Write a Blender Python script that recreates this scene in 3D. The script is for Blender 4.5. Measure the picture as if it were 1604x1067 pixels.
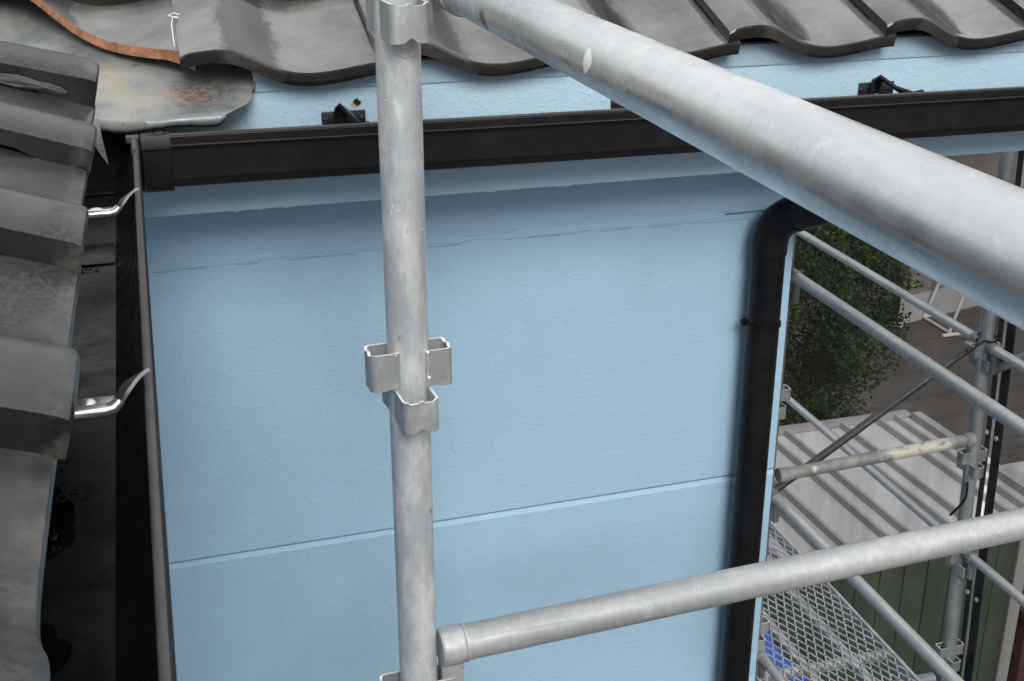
import bpy, bmesh, math, random
from mathutils import Vector, Matrix, noise
R = math.radians
random.seed(7)
for o in list(bpy.data.objects): bpy.data.objects.remove(o)
scene = bpy.context.scene
COL = scene.collection

# ------------------------------------------------------------------ camera, sky, sun, exposure
# world axes: X along the blue wall, Y away into the wall, Z up; ground lies 5.6 m below the eye
YAW, PITCH, ROLL = R(16.163), R(22.235), R(0.046)
cam_d = bpy.data.cameras.new('camera')
cam = bpy.data.objects.new('camera', cam_d); COL.objects.link(cam)
f = Vector((math.sin(YAW)*math.cos(PITCH), math.cos(YAW)*math.cos(PITCH), -math.sin(PITCH)))
r = Vector((math.cos(YAW), -math.sin(YAW), 0)); u = r.cross(f)
r2 = r*math.cos(ROLL)+u*math.sin(ROLL); u2 = u*math.cos(ROLL)-r*math.sin(ROLL)
cam.matrix_world = Matrix(((r2.x, u2.x, -f.x, 0), (r2.y, u2.y, -f.y, 0), (r2.z, u2.z, -f.z, 0), (0, 0, 0, 1)))
cam_d.sensor_width = 36; cam_d.lens = 44.43; cam_d.clip_start = 0.02; cam_d.clip_end = 500
scene.camera = cam

SUN_DIR = Vector((-0.04, -0.86, 0.64)).normalized()       # from the scene towards the bright part of the cloud
world = bpy.data.worlds.new('World'); scene.world = world; world.use_nodes = True
wn = world.node_tree; wn.nodes.clear()
sky = wn.nodes.new('ShaderNodeTexSky'); sky.sky_type = 'NISHITA'; sky.sun_disc = False
sky.sun_elevation = math.asin(SUN_DIR.z); sky.sun_rotation = math.atan2(SUN_DIR.x, SUN_DIR.y)
sky.air_density = 1.0; sky.dust_density = 3.0; sky.ozone_density = 1.0
hs = wn.nodes.new('ShaderNodeHueSaturation'); hs.inputs['Saturation'].default_value = 0.25
# cloud cover: the standard overcast gradient, (1 + 2 sin h) / 3, greyish white, laid over the clear sky
tcw = wn.nodes.new('ShaderNodeTexCoord'); sx = wn.nodes.new('ShaderNodeSeparateXYZ')
ma = wn.nodes.new('ShaderNodeMath'); ma.operation = 'MULTIPLY_ADD'; ma.use_clamp = True
ma.inputs[1].default_value = .667; ma.inputs[2].default_value = .333
cr = wn.nodes.new('ShaderNodeMix'); cr.data_type = 'RGBA'; cr.inputs[6].default_value = (0, 0, 0, 1); cr.inputs[7].default_value = (13.2, 13.5, 13.9, 1)
mx = wn.nodes.new('ShaderNodeMix'); mx.data_type = 'RGBA'; mx.inputs['Factor'].default_value = .85
bg = wn.nodes.new('ShaderNodeBackground'); bg.inputs['Strength'].default_value = 0.10
wo = wn.nodes.new('ShaderNodeOutputWorld')
L_ = wn.links.new
L_(tcw.outputs['Generated'], sx.inputs[0]); L_(sx.outputs['Z'], ma.inputs[0]); L_(ma.outputs[0], cr.inputs['Factor'])
L_(sky.outputs[0], hs.inputs['Color']); L_(hs.outputs[0], mx.inputs[6]); L_(cr.outputs[2], mx.inputs[7])
L_(mx.outputs[2], bg.inputs['Color']); L_(bg.outputs[0], wo.inputs['Surface'])
sun_d = bpy.data.lights.new('sun', 'SUN'); sun_d.energy = 2.25; sun_d.angle = R(26); sun_d.color = (1.0, 0.97, 0.93)
sun = bpy.data.objects.new('sun', sun_d); COL.objects.link(sun)
sun.rotation_euler = SUN_DIR.to_track_quat('Z', 'Y').to_euler()
scene.view_settings.view_transform = 'Standard'; scene.view_settings.look = 'None'
scene.view_settings.exposure = 0.30; scene.view_settings.gamma = 1.0
GZ = -5.6
scene.cycles.max_bounces = 5; scene.cycles.diffuse_bounces = 3; scene.cycles.glossy_bounces = 3
scene.cycles.transparent_max_bounces = 8; scene.cycles.adaptive_threshold = .03

# ------------------------------------------------------------------ object helpers
def link(name, data, parent=None):
    o = bpy.data.objects.new(name, data); COL.objects.link(o)
    if parent is not None: o.parent = parent
    return o
def obj(name, bm, m, parent=None, smooth=35):
    me = bpy.data.meshes.new(name)
    bmesh.ops.recalc_face_normals(bm, faces=bm.faces[:])
    bm.to_mesh(me); bm.free()
    for mm in (m if isinstance(m, (list, tuple)) else [m]): me.materials.append(mm)
    if smooth:
        for p in me.polygons: p.use_smooth = True
        me.set_sharp_from_angle(angle=R(smooth))
    return link(name, me, parent)
def thing(name, label, cat, group=None, loc=(0, 0, 0)):
    o = link(name, None); o.location = loc; o.empty_display_size = .05
    return tag(o, label, cat, group)
def tag(o, label, cat, group=None):
    o['label'] = label; o['category'] = cat
    if group: o['group'] = group
    return o
def struct(o): o['kind'] = 'structure'; return o
def part_at(o):       # keep geometry in world numbers although the parent sits elsewhere
    o.matrix_parent_inverse = o.parent.matrix_basis.inverted(); return o

def add_box(bm, lo, hi, bevel=0, M=None):
    g = bmesh.ops.create_cube(bm, size=1)
    vs = g['verts']
    for v in vs:
        v.co = Vector([lo[i] + (v.co[i]+.5)*(hi[i]-lo[i]) for i in range(3)])
    if bevel:
        es = list({e for v in vs for e in v.link_edges})
        r_ = bmesh.ops.bevel(bm, geom=es, offset=bevel, segments=2, affect='EDGES', profile=.5)
        vs = list({v for f_ in r_['faces'] for v in f_.verts} | {v for v in vs if v.is_valid})
    if M is not None:
        for v in vs: v.co = M @ v.co
    return vs
def add_tube(bm, p1, p2, rad, seg=20, rad2=None, caps=True):
    p1, p2 = Vector(p1), Vector(p2); d = (p2-p1); L = d.length
    q = d.to_track_quat('Z', 'Y').to_matrix().to_4x4(); q.translation = (p1+p2)/2
    bmesh.ops.create_cone(bm, cap_ends=caps, segments=seg, radius1=rad, radius2=rad if rad2 is None else rad2, depth=L, matrix=q)
def add_path(bm, pts, rad, seg=8, closed_caps=True, flat=None):
    """tube along a polyline; rad may be a list; flat=(w,t) gives a strap cross-section"""
    pts = [Vector(p) for p in pts]; n = len(pts); rings = []
    up = None
    for i, p in enumerate(pts):
        t = (pts[min(i+1, n-1)]-pts[max(i-1, 0)]).normalized()
        if up is None:
            up = Vector((0, 0, 1)) if abs(t.z) < .9 else Vector((0, 1, 0))
        s = t.cross(up).normalized(); up = s.cross(t).normalized()
        ra = rad[i] if isinstance(rad, (list, tuple)) else rad
        if flat:
            w, th = flat
            ring = [bm.verts.new(p+s*a*w/2+up*b*th/2) for a, b in ((-1, -1), (1, -1), (1, 1), (-1, 1))]
        else:
            ring = [bm.verts.new(p+s*math.cos(k*2*math.pi/seg)*ra+up*math.sin(k*2*math.pi/seg)*ra) for k in range(seg)]
        rings.append(ring)
    m = len(rings[0])
    for a, b in zip(rings, rings[1:]):
        for k in range(m): bm.faces.new((a[k], a[(k+1) % m], b[(k+1) % m], b[k]))
    bm.faces.new(rings[0][::-1]); bm.faces.new(rings[-1])
def add_prism(bm, prof, axis, a0, a1, closed=True, caps=True):
    """extrude a 2-D profile along X or Y. prof: list of (h, z): h is the other horizontal axis"""
    def P(h, z, a): return Vector((a, h, z)) if axis == 'X' else Vector((h, a, z))
    A = [bm.verts.new(P(h, z, a0)) for h, z in prof]; B = [bm.verts.new(P(h, z, a1)) for h, z in prof]
    n = len(prof)
    for k in range(n if closed else n-1): bm.faces.new((A[k], A[(k+1) % n], B[(k+1) % n], B[k]))
    if closed and caps: bm.faces.new(A[::-1]); bm.faces.new(B)
def thick(prof, t):
    """open polyline -> closed band of thickness t (offset to the left side)"""
    n = len(prof); out = []
    for i in range(n):
        a = Vector(prof[max(i-1, 0)]); b = Vector(prof[min(i+1, n-1)]); d = (b-a).normalized()
        out.append((prof[i][0]-d.y*t, prof[i][1]+d.x*t))
    return list(prof)+out[::-1]
def crom(pts, per=4):
    """Catmull-Rom resample of (x, y) points"""
    out = []
    for i in range(len(pts)-1):
        p0, p1, p2, p3 = pts[max(i-1, 0)], pts[i], pts[i+1], pts[min(i+2, len(pts)-1)]
        for k in range(per):
            t = k/per
            out.append(tuple(.5*((2*p1[j])+(-p0[j]+p2[j])*t+(2*p0[j]-5*p1[j]+4*p2[j]-p3[j])*t*t+(-p0[j]+3*p1[j]-3*p2[j]+p3[j])*t**3) for j in range(len(p1))))
    out.append(tuple(pts[-1])); return out

# ------------------------------------------------------------------ material helpers
class Mat:
    def __init__(s, name):
        s.m = bpy.data.materials.new(name); s.m.use_nodes = True; s.nt = s.m.node_tree
        s.b = s.nt.nodes['Principled BSDF']; s.out = s.nt.nodes['Material Output']
        tc = s.nt.nodes.new('ShaderNodeTexCoord'); oi = s.nt.nodes.new('ShaderNodeObjectInfo')
        ad = s.nt.nodes.new('ShaderNodeVectorMath'); ad.operation = 'MULTIPLY_ADD'
        cmb = s.nt.nodes.new('ShaderNodeCombineXYZ')
        for k in range(3): s.nt.links.new(oi.outputs['Random'], cmb.inputs[k])
        s.nt.links.new(cmb.outputs[0], ad.inputs[0]); ad.inputs[1].default_value = (37, 51, 23)
        s.nt.links.new(tc.outputs['Object'], ad.inputs[2])
        s.raw = tc.outputs['Object']; s.co = ad.outputs[0]
    def link(s, a, b): s.nt.links.new(a, b)
    def val(s, sock, v):
        if hasattr(v, 'links'): s.link(v, sock)
        elif isinstance(v, (tuple, list)) and len(v) == 3 and sock.type == 'RGBA': sock.default_value = (*v, 1)
        else: sock.default_value = v
    def scaled(s, sc, raw=False):
        n = s.nt.nodes.new('ShaderNodeVectorMath'); n.operation = 'MULTIPLY'
        s.link(s.raw if raw else s.co, n.inputs[0]); n.inputs[1].default_value = sc; return n.outputs[0]
    def noise(s, scale=10, detail=4, rough=.55, vec=None, stretch=None, dist=0):
        n = s.nt.nodes.new('ShaderNodeTexNoise'); n.inputs['Scale'].default_value = scale
        n.inputs['Detail'].default_value = detail; n.inputs['Roughness'].default_value = rough
        n.inputs['Distortion'].default_value = dist
        s.link(s.scaled(stretch) if stretch else (vec or s.co), n.inputs['Vector']); return n.outputs['Fac']
    def voro(s, scale=10, feat='F1', stretch=None):
        n = s.nt.nodes.new('ShaderNodeTexVoronoi'); n.feature = feat; n.inputs['Scale'].default_value = scale
        s.link(s.scaled(stretch) if stretch else s.co, n.inputs['Vector']); return n.outputs['Distance']
    def ramp(s, fac, lo, hi, a=0., b=1.):
        n = s.nt.nodes.new('ShaderNodeMapRange'); n.interpolation_type = 'SMOOTHSTEP'
        s.link(fac, n.inputs['Value']); n.inputs['From Min'].default_value = lo; n.inputs['From Max'].default_value = hi
        n.inputs['To Min'].default_value = a; n.inputs['To Max'].default_value = b; return n.outputs['Result']
    def mix(s, fac, a, b):
        n = s.nt.nodes.new('ShaderNodeMix'); n.data_type = 'RGBA'
        s.val(n.inputs['Factor'], fac); s.val(n.inputs[6], a); s.val(n.inputs[7], b); return n.outputs[2]
    def math(s, op, a, b=0.):
        n = s.nt.nodes.new('ShaderNodeMath'); n.operation = op; n.use_clamp = False
        s.val(n.inputs[0], a); s.val(n.inputs[1], b); return n.outputs[0]
    def spot(s, p, rad, soft=.5, wob=.35, wscale=120):
        """irregular round mark about the object-space point p -> mask"""
        d = s.nt.nodes.new('ShaderNodeVectorMath'); d.operation = 'DISTANCE'
        s.link(s.raw, d.inputs[0]); d.inputs[1].default_value = p
        n = s.nt.nodes.new('ShaderNodeTexNoise'); n.inputs['Scale'].default_value = wscale; n.inputs['Detail'].default_value = 3
        s.link(s.raw, n.inputs['Vector'])
        w = s.math('MULTIPLY_ADD', n.outputs['Fac'], rad*wob*2)
        w.node.inputs[2].default_value = -rad*wob
        dd = s.math('ADD', d.outputs['Value'], w)
        return s.ramp(dd, rad*(1-soft*.5), rad*(1+soft*.5), 1, 0)
    def bump(s, h, strength=.3, dist=.002, prev=None):
        n = s.nt.nodes.new('ShaderNodeBump'); n.inputs['Strength'].default_value = strength; n.inputs['Distance'].default_value = dist
        s.link(h, n.inputs['Height'])
        if prev: s.link(prev, n.inputs['Normal'])
        return n.outputs[0]
    def set(s, col=None, rough=None, metal=None, normal=None, spec=None, coat=None, alpha=None):
        I = s.b.inputs
        if col is not None: s.val(I['Base Color'], col)
        if rough is not None: s.val(I['Roughness'], rough)
        if metal is not None: s.val(I['Metallic'], metal)
        if normal is not None: s.link(normal, I['Normal'])
        if spec is not None: s.val(I['Specular IOR Level'], spec)
        if coat is not None: s.val(I['Coat Weight'], coat)
        return s

def galvanised(name, light, dark, metal=.7, rough=.42, streak=(1, 1, .25), marks=None, dirt=.5, spangle=.28):
    k = Mat(name)
    big = k.ramp(k.noise(11, 5, .65, stretch=streak), .40, .62)
    c = k.mix(big, dark, light)
    spl = k.ramp(k.noise(38, 6, .7, stretch=(1, 1, .55), dist=.6), .55, .72)
    c = k.mix(k.math('MULTIPLY', spl, .5), c, (light[0]*1.18, light[1]*1.18, light[2]*1.16))
    vz = k.nt.nodes.new('ShaderNodeTexVoronoi'); vz.inputs['Scale'].default_value = 140; k.link(k.scaled((1, 1, .6)), vz.inputs['Vector'])
    bw = k.nt.nodes.new('ShaderNodeRGBToBW'); k.link(vz.outputs['Color'], bw.inputs[0])
    c = k.mix(k.ramp(bw.outputs[0], .2, .8, 0, spangle), c, (dark[0]*.8, dark[1]*.82, dark[2]*.86))
    scr = k.ramp(k.noise(60, 3, .6, stretch=(streak[0]**2*1.0, streak[1]**2*1.0, streak[2]**2)), .665, .70, 0, .45)
    c = k.mix(scr, c, tuple(x*.6 for x in dark))
    pit = k.ramp(k.noise(150, 3, .6, stretch=(1, 1, .35)), .60, .72)
    pit2 = k.math('MULTIPLY', pit, k.ramp(k.noise(14, 3), .5, .68, 0, dirt))
    c = k.mix(pit2, c, (.10, .10, .095))
    wht = k.ramp(k.voro(90), .0, .09, 1, 0)
    wht = k.math('MULTIPLY', wht, k.ramp(k.noise(20, 2), .55, .62, 0, .5))
    c = k.mix(wht, c, (.85, .86, .86))
    if marks:
        for p, rad, col in marks: c = k.mix(k.spot(p, rad), c, col)
    rr = k.ramp(k.noise(24, 4), .3, .7, rough-.08, rough+.12)
    b = k.bump(k.noise(60, 4, .6), .12, .0012)
    b = k.bump(k.noise(420, 2), .08, .0004, b)
    k.set(c, rr, metal, b); return k.m

def paint_wall(name, base, stipple=.45):
    k = Mat(name)
    big = k.noise(2.2, 4, .6)
    c = k.mix(k.ramp(big, .3, .7), tuple(x*.93 for x in base), tuple(min(1, x*1.03) for x in base))
    n1 = k.noise(105, 2, .55, stretch=(1.0, 1.0, 1.25), dist=.3)
    lump = k.ramp(n1, .49, .70)
    h = lump
    b = k.bump(h, stipple, .0022)
    c = k.mix(k.math('MULTIPLY', k.ramp(k.noise(6, 4, .7, stretch=(1, 1, .3)), .55, .80), .20), c, tuple(x*.74 for x in base))
    k.set(c, .55, 0, b, spec=.35); return k.m

def tile_mat(name, base, dust, dust_amt, rough, sand=0., lip=.5, metal=0., flank_amt=0.):
    k = Mat(name)
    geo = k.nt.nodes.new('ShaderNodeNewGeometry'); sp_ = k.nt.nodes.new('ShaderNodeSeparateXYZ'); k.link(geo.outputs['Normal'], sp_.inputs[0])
    up = k.ramp(sp_.outputs['Z'], .35, .75)                       # dust on upward faces; dark base left on side faces also paints in their shade
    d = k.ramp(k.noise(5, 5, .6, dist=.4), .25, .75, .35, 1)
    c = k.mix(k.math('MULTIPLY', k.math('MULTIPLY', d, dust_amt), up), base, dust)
    patch = k.ramp(k.noise(7, 2, .5, dist=.6), .50, .57)
    grit = k.ramp(k.noise(260, 3, .7), .42, .58)
    dk = k.mix(grit, tuple(x*.8 for x in base), tuple(x*6. for x in base))
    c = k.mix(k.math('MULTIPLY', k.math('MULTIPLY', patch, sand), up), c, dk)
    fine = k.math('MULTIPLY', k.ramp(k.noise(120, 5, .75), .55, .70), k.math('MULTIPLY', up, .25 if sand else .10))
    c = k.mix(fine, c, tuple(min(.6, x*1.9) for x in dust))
    lo_ = k.nt.nodes.new('ShaderNodeSeparateXYZ'); k.link(k.raw, lo_.inputs[0])
    mt = k.math('MULTIPLY', up, metal)
    if flank_amt:                                                       # dark, uneven-edged strip down the flank of the roll
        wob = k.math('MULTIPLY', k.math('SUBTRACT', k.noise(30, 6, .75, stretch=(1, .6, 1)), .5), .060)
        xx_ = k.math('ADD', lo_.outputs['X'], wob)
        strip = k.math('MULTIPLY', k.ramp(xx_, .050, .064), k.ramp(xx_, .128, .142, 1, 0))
        c = k.mix(k.math('MULTIPLY', strip, flank_amt), c, (.040, .039, .038))
        mt = k.math('MULTIPLY', mt, k.math('SUBTRACT', 1., k.math('MULTIPLY', strip, flank_amt*.9)))
    edge = k.math('MULTIPLY', k.ramp(lo_.outputs['Y'], .004, .022, 1, 0), k.ramp(k.noise(18, 5, .7), .44, .62))
    c = k.mix(k.math('MULTIPLY', edge, lip), c, (.33, .315, .255))
    rr = k.ramp(k.noise(6, 4, .6, dist=.5), .35, .68, rough-.05, rough+.12)
    rr = k.math('ADD', rr, k.math('MULTIPLY', patch, sand*.22))
    b = k.bump(k.noise(14, 3), .10, .004)
    b = k.bump(k.noise(260, 3, .65), .12 if sand else .04, .0005, b)
    k.set(c, rr, mt, b, spec=.45 if sand else .6); return k.m

def plastic(name, col, rough=.35, var=.3, spec=.5):
    k = Mat(name)
    c = k.mix(k.ramp(k.noise(14, 5, .65), .45, .75), col, tuple(x*(1+var*2.2)+.004 for x in col))
    k.set(c, k.ramp(k.noise(30, 5, .7), .35, .7, rough-.05, rough+.13), 0, k.bump(k.noise(120, 3), .05, .0006), spec=spec)
    return k.m

BLUE = (.312, .465, .592)
M_wall = paint_wall('blue_wall_paint', BLUE, .25)
M_fascia = paint_wall('blue_fascia_paint', (.365, .515, .615), .28)
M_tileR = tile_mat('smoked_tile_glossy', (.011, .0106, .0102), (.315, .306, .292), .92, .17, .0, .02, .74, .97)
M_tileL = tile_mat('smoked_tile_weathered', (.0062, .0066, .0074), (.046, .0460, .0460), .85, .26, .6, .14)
M_gut = plastic('dark_gutter_plastic', (.0070, .0064, .0068), .34, .05, .26)
M_gutin = plastic('black_gutter_inside', (.0055, .0058, .0068), .30, .12, .20)
M_rim = plastic('gutter_rim_grey', (.045, .042, .0415), .36, .15)  # rim and bead in a paler grey than the trough
M_pipe = plastic('brown_black_downspout', (.0055, .0053, .0058), .24, .03, .20)
M_galv = galvanised('galvanised_post', (.70, .705, .69), (.50, .525, .54), .42, .42, streak=(3.2, 3.2, 1.1), dirt=1.0, spangle=.22)
M_galv2 = galvanised('galvanised_rail_bright', (.77, .785, .775), (.58, .60, .605), .78, .32, streak=(1, .2, 1), dirt=.35, spangle=.13,
                     marks=[((.3035, 1.131, -.164), .0105, (.22, .125, .075))])
M_galv3 = galvanised('galvanised_rail_smooth', (.47, .475, .47), (.34, .35, .35), .38, .52, streak=(.2, 1, 1), dirt=.4)
M_galvd = galvanised('galvanised_background', (.36, .375, .375), (.22, .235, .24), .4, .45)
M_plate = galvanised('galvanised_pocket', (.52, .53, .53), (.36, .375, .38), .5, .42, streak=(1, 1, 1), dirt=.5)
M_edge = Mat('bright_zinc_edge').set((.80, .81, .81), .35, .4).m
M_chrome = Mat('stainless_strap').set((.72, .73, .74), .24, .85).m
M_strap = Mat('dull_strap_steel').set((.36, .365, .37), .26, .85).m
M_black = plastic('black_steel', (.012, .012, .014), .30, .3)
M_dark = plastic('dark_void_board', (.020, .018, .017), .8, .3, .2)
M_screw = Mat('screw_head').set((.5, .5, .5), .3, 1.0).m
M_white = Mat('white_chip').set((.93, .93, .92), .45, 0).m

# ------------------------------------------------------------------ ground
k = Mat('brown_grey_paving')
c = k.mix(k.ramp(k.noise(1.2, 6, .6), .3, .7), (.075, .064, .058), (.115, .100, .092))
c = k.mix(k.math('MULTIPLY', k.ramp(k.noise(3, 5, .6, stretch=(.15, 2.2, 1)), .5, .62), .55), c, (.055, .048, .045))
k.set(c, .85, 0, k.bump(k.noise(60, 4), .3, .004)); M_ground = k.m
bm = bmesh.new(); bmesh.ops.create_grid(bm, x_segments=8, y_segments=8, size=150)
for v in bm.verts: v.co.z = GZ
struct(obj('ground', bm, M_ground, smooth=0))

# ------------------------------------------------------------------ the blue house
WY = 1.98; CX = 1.1146                    # plane of the blue wall, its right-hand corner
house = thing('blue_house', 'pale blue rendered house with dark clay tile roof over an inside corner', 'house', loc=(-.3, 1.98, GZ))
def H(name, bm, m, parent=None, smooth=35):
    o = obj(name, bm, m, parent or house, smooth)
    if parent is None: part_at(o)
    return o
bm = bmesh.new(); add_box(bm, (-.33, WY+.012, GZ), (CX-.004, WY+5.0, -.50)); wall = H('wall', bm, M_wall, smooth=0)
# three panels; joint at z=-.668 (filled, cracked) and z=-1.229 (open groove); outlines tilt by a hair like the photo's
def panel(z0l, z0r, z1l, z1r, bev):
    bm = bmesh.new()
    x0, x1 = -.33, CX
    y0, y1 = WY, WY+.02
    top = bev[1]; bot = bev[0]
    def ring(y, ins_b, ins_t, dx):
        return [bm.verts.new((x0, y, z0l+ins_b)), bm.verts.new((x1-dx, y, z0r+ins_b)), bm.verts.new((x1-dx, y, z1r-ins_t)), bm.verts.new((x0, y, z1l-ins_t))]
    A = ring(y0, bot, top, .004); B = ring(y0+.007, 0, 0, 0); C_ = ring(y1, 0, 0, 0)
    bm.faces.new(A[::-1])
    for P, Q in ((A, B), (B, C_)):
        for i in range(4): bm.faces.new((P[i], P[(i+1) % 4], Q[(i+1) % 4], Q[i]))
    return H('wall_panel', bm, M_wall, wall, smooth=20)
jl, jr = -.651, -.6442; gl, gr_ = -1.2006, -1.1803
panel(jl+.0005, jr+.0005, -.50, -.50, (.0015, 0))
panel(gl+.0006, gr_+.0006, jl-.0005, jr-.0005, (.0055, .0015))
panel(GZ, GZ, gl-.0006, gr_-.0006, (0, .0075))
# cracked filler along the upper joint
bm = bmesh.new(); rnd = random.Random(3); n = 74; prev = None
for i in range(n+1):
    x = -.12+(.968-(-.12))*i/n; z = jl+(jr-jl)*(x+.33)/1.484
    t = .0035+.002*rnd.random(); b = .006+.004*noise.noise((x*9, 0, 0))+.003*rnd.random()
    col = [bm.verts.new((x, WY-.0002, z+t)), bm.verts.new((x, WY-.0008, z+t-.002)), bm.verts.new((x, WY-.0010, z-b+.0015)), bm.verts.new((x, WY+.0004, z-b))]
    if prev:
        for a in range(3): bm.faces.new((prev[a], prev[a+1], col[a+1], col[a]))
    prev = col
H('joint_filler', bm, M_wall, wall, smooth=0)
M_crack = Mat('crack_shadow_line').set((.19, .27, .34), .9, 0).m
bm = bmesh.new(); rnd = random.Random(9)
x = -.11
while x < .94:
    L = .03+.09*rnd.random(); z = jl+(jr-jl)*(x+.33)/1.484
    zz = z-.0075-.003*rnd.random() if rnd.random() < .6 else z+.004
    pts = []
    for i in range(7):
        pts.append((x+L*i/6, WY-.0006, zz+.0018*(rnd.random()-.5)+(.004 if i == 6 and rnd.random() < .4 else 0)))
    add_path(bm, pts, .0004, 4)
    x += L+.05*rnd.random()
add_path(bm, [(.952, WY-.0006, jr+.002), (.978, WY-.0006, jr+.006), (.980, WY-.0006, jr+.014)], .0005, 4)
H('crack', bm, M_crack, wall, smooth=0)['kind'] = 'stuff'
# left wing below the left roof
bm = bmesh.new(); add_box(bm, (-3.2, -2.5, GZ), (-.332, WY+.3, -.47)); H('wall', bm, M_wall, smooth=0)
# fascia boards (front board, top trim strip), soffit
FY = 1.82
bm = bmesh.new()
zl, zr = -.5235, -.5210
vs = add_box(bm, (-.12, FY, zl), (2.6, FY+.022, -.352), .002)
for v in vs:
    if v.co.z < -.5: v.co.z += .0012*noise.noise((v.co.x*3, 1, 1))
fas = H('fascia', bm, M_fascia)
bm = bmesh.new(); add_box(bm, (.147, FY-.003, -.3525), (2.6, FY+.020, -.318), .002); H('fascia_trim', bm, M_fascia, fas)
# small paint drips hanging off the lower edge
bm = bmesh.new(); rnd = random.Random(5)
for i in range(22):
    x = .10+1.4*rnd.random()**.8; w = .002+.006*rnd.random()
    g = bmesh.ops.create_icosphere(bm, subdivisions=1, radius=1)
    for v in g['verts']: v.co = Vector((x+v.co.x*w, FY+.004+v.co.y*.004, zl+v.co.z*.0018-.0002))
H('paint_drip', bm, M_fascia, fas)['kind'] = 'stuff'
bm = bmesh.new(); add_box(bm, (-.12, FY+.022, zl+.012), (2.6, WY+.012, zl+.026)); H('soffit', bm, M_fascia, smooth=0)
bm = bmesh.new(); add_box(bm, (-.160, -2.5, -.50), (-.138, 1.70, -.32), .002); H('fascia', bm, M_fascia)
bm = bmesh.new(); add_box(bm, (-.34, -2.5, -.488), (-.160, FY, -.474)); H('soffit', bm, M_fascia, smooth=0)
# old nail hole in the fascia
bm = bmesh.new(); rnd = random.Random(2)
for (cx_, cz_, rr_, yy, nn) in ((.2925, -.3735, .0052, .0008, 9),):
    vs = [bm.verts.new((cx_+math.cos(a*2*math.pi/nn)*rr_*(.7+.6*rnd.random()), FY-yy, cz_+math.sin(a*2*math.pi/nn)*rr_*(.6+.6*rnd.random()))) for a in range(nn)]
    bm.faces.new(vs)
nh = H('nail_hole', bm, M_dark, fas, smooth=0)
bm = bmesh.new(); vs = []
for a in range(14):
    rr_ = .0075*(.7+.6*rnd.random()); vs.append(bm.verts.new((.2925+math.cos(a*2*math.pi/14)*rr_, FY-.0004, -.3765+math.sin(a*2*math.pi/14)*rr_*.8)))
bm.faces.new(vs); H('paint_chip', bm, Mat('chipped_filler').set((.34, .31, .24), .8, 0).m, fas, smooth=0)

# ------------------------------------------------------------------ roof tiles
PROF = crom([(0, .032), (.010, .037), (.025, .0405), (.048, .042), (.068, .039), (.088, .031), (.108, .020), (.128, .010), (.150, .003),
             (.172, 0), (.195, .0008), (.225, .005), (.2665, .013), (.290, .0145)], 3)
TH = .024
def tile_bm(prof=PROF, L=.30, front=None, th=TH, camber=.0):
    """pan tile: x across, y up the slope, z normal; front lip rounded"""
    bm = bmesh.new(); vlist = [0.0, .0022, .006, .012, .05, .12, .20, L]
    top, bot = [], []
    for (x, h) in prof:
        y0 = front(x) if front else 0.
        ct, cb = [], []
        for i, v in enumerate(vlist):
            dz = (-.0042, -.0012, -.0003, 0, 0, 0, 0, 0)[i] + camber*(1-(v/L-.45)**2*4)
            y = y0+v*(L-y0)/L
            ct.append(bm.verts.new((x, y, h+dz)))
        for i, v in enumerate((0.0, .02, .06, L)):
            t = (th-.003, th, th*.55, th*.5)[i]
            cb.append(bm.verts.new((x, (y0+v*(L-y0)/L), h-t)))
        top.append(ct); bot.append(cb)
    n = len(prof)
    for i in range(n-1):
        for j in range(len(vlist)-1): bm.faces.new((top[i][j], top[i+1][j], top[i+1][j+1], top[i][j+1]))
        for j in range(3): bm.faces.new((bot[i][j], bot[i][j+1], bot[i+1][j+1], bot[i+1][j]))
        bm.faces.new((top[i][0], bot[i][0], bot[i+1][0], top[i+1][0]))
        bm.faces.new((top[i][-1], top[i+1][-1], bot[i+1][-1], bot[i][-1]))
    for i in (0, n-1):
        bm.faces.new([*top[i], *bot[i][::-1]])
    return bm
def mesh_of(bm, m, name='roof_tile'):
    me = bpy.data.meshes.new(name); bmesh.ops.recalc_face_normals(bm, faces=bm.faces[:]); bm.to_mesh(me); bm.free()
    for mm in (m if isinstance(m, (list, tuple)) else [m]): me.materials.append(mm)
    for p in me.polygons: p.use_smooth = True
    me.set_sharp_from_angle(angle=R(38)); return me
# right-hand roof, rising away from the camera
SR = math.atan(.33); EY = 1.784; PANZ = -.321; PIT = .2695; X0 = .0485
bm = bmesh.new()
add_prism(bm, [(FY+.021, -.362+.33*.06), (FY+1.4, -.362+.33*1.43), (FY+1.4, -.42+.33*1.43), (FY+.021, -.365)], 'X', -.9, 2.6)
roofR = H('roof', bm, M_dark, smooth=0)
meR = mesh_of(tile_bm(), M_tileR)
def place(me, roof, origin, rz, tilt, jitter=0, name='roof_tile'):
    o = link(name, me, roof)
    M = Matrix.Translation(origin) @ Matrix.Rotation(rz, 4, 'Z') @ Matrix.Rotation(tilt, 4, 'X')
    if jitter:
        M = M @ Matrix.Translation((0, random.uniform(-1, 1)*.0025*jitter, 0)) @ Matrix.Rotation(random.uniform(-1, 1)*.006*jitter, 4, 'Z') @ Matrix.Rotation(random.uniform(-1, 1)*.006*jitter, 4, 'Y')
    o.matrix_local = M; return o
for row in range(4):
    for c_ in range(0, 8):
        oy = EY+row*.212; oz = PANZ+row*(.212*.33+.022)
        place(meR, roofR, (X0+c_*PIT, oy, oz), 0, SR-.03*(row > 0)*0, 1)
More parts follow.
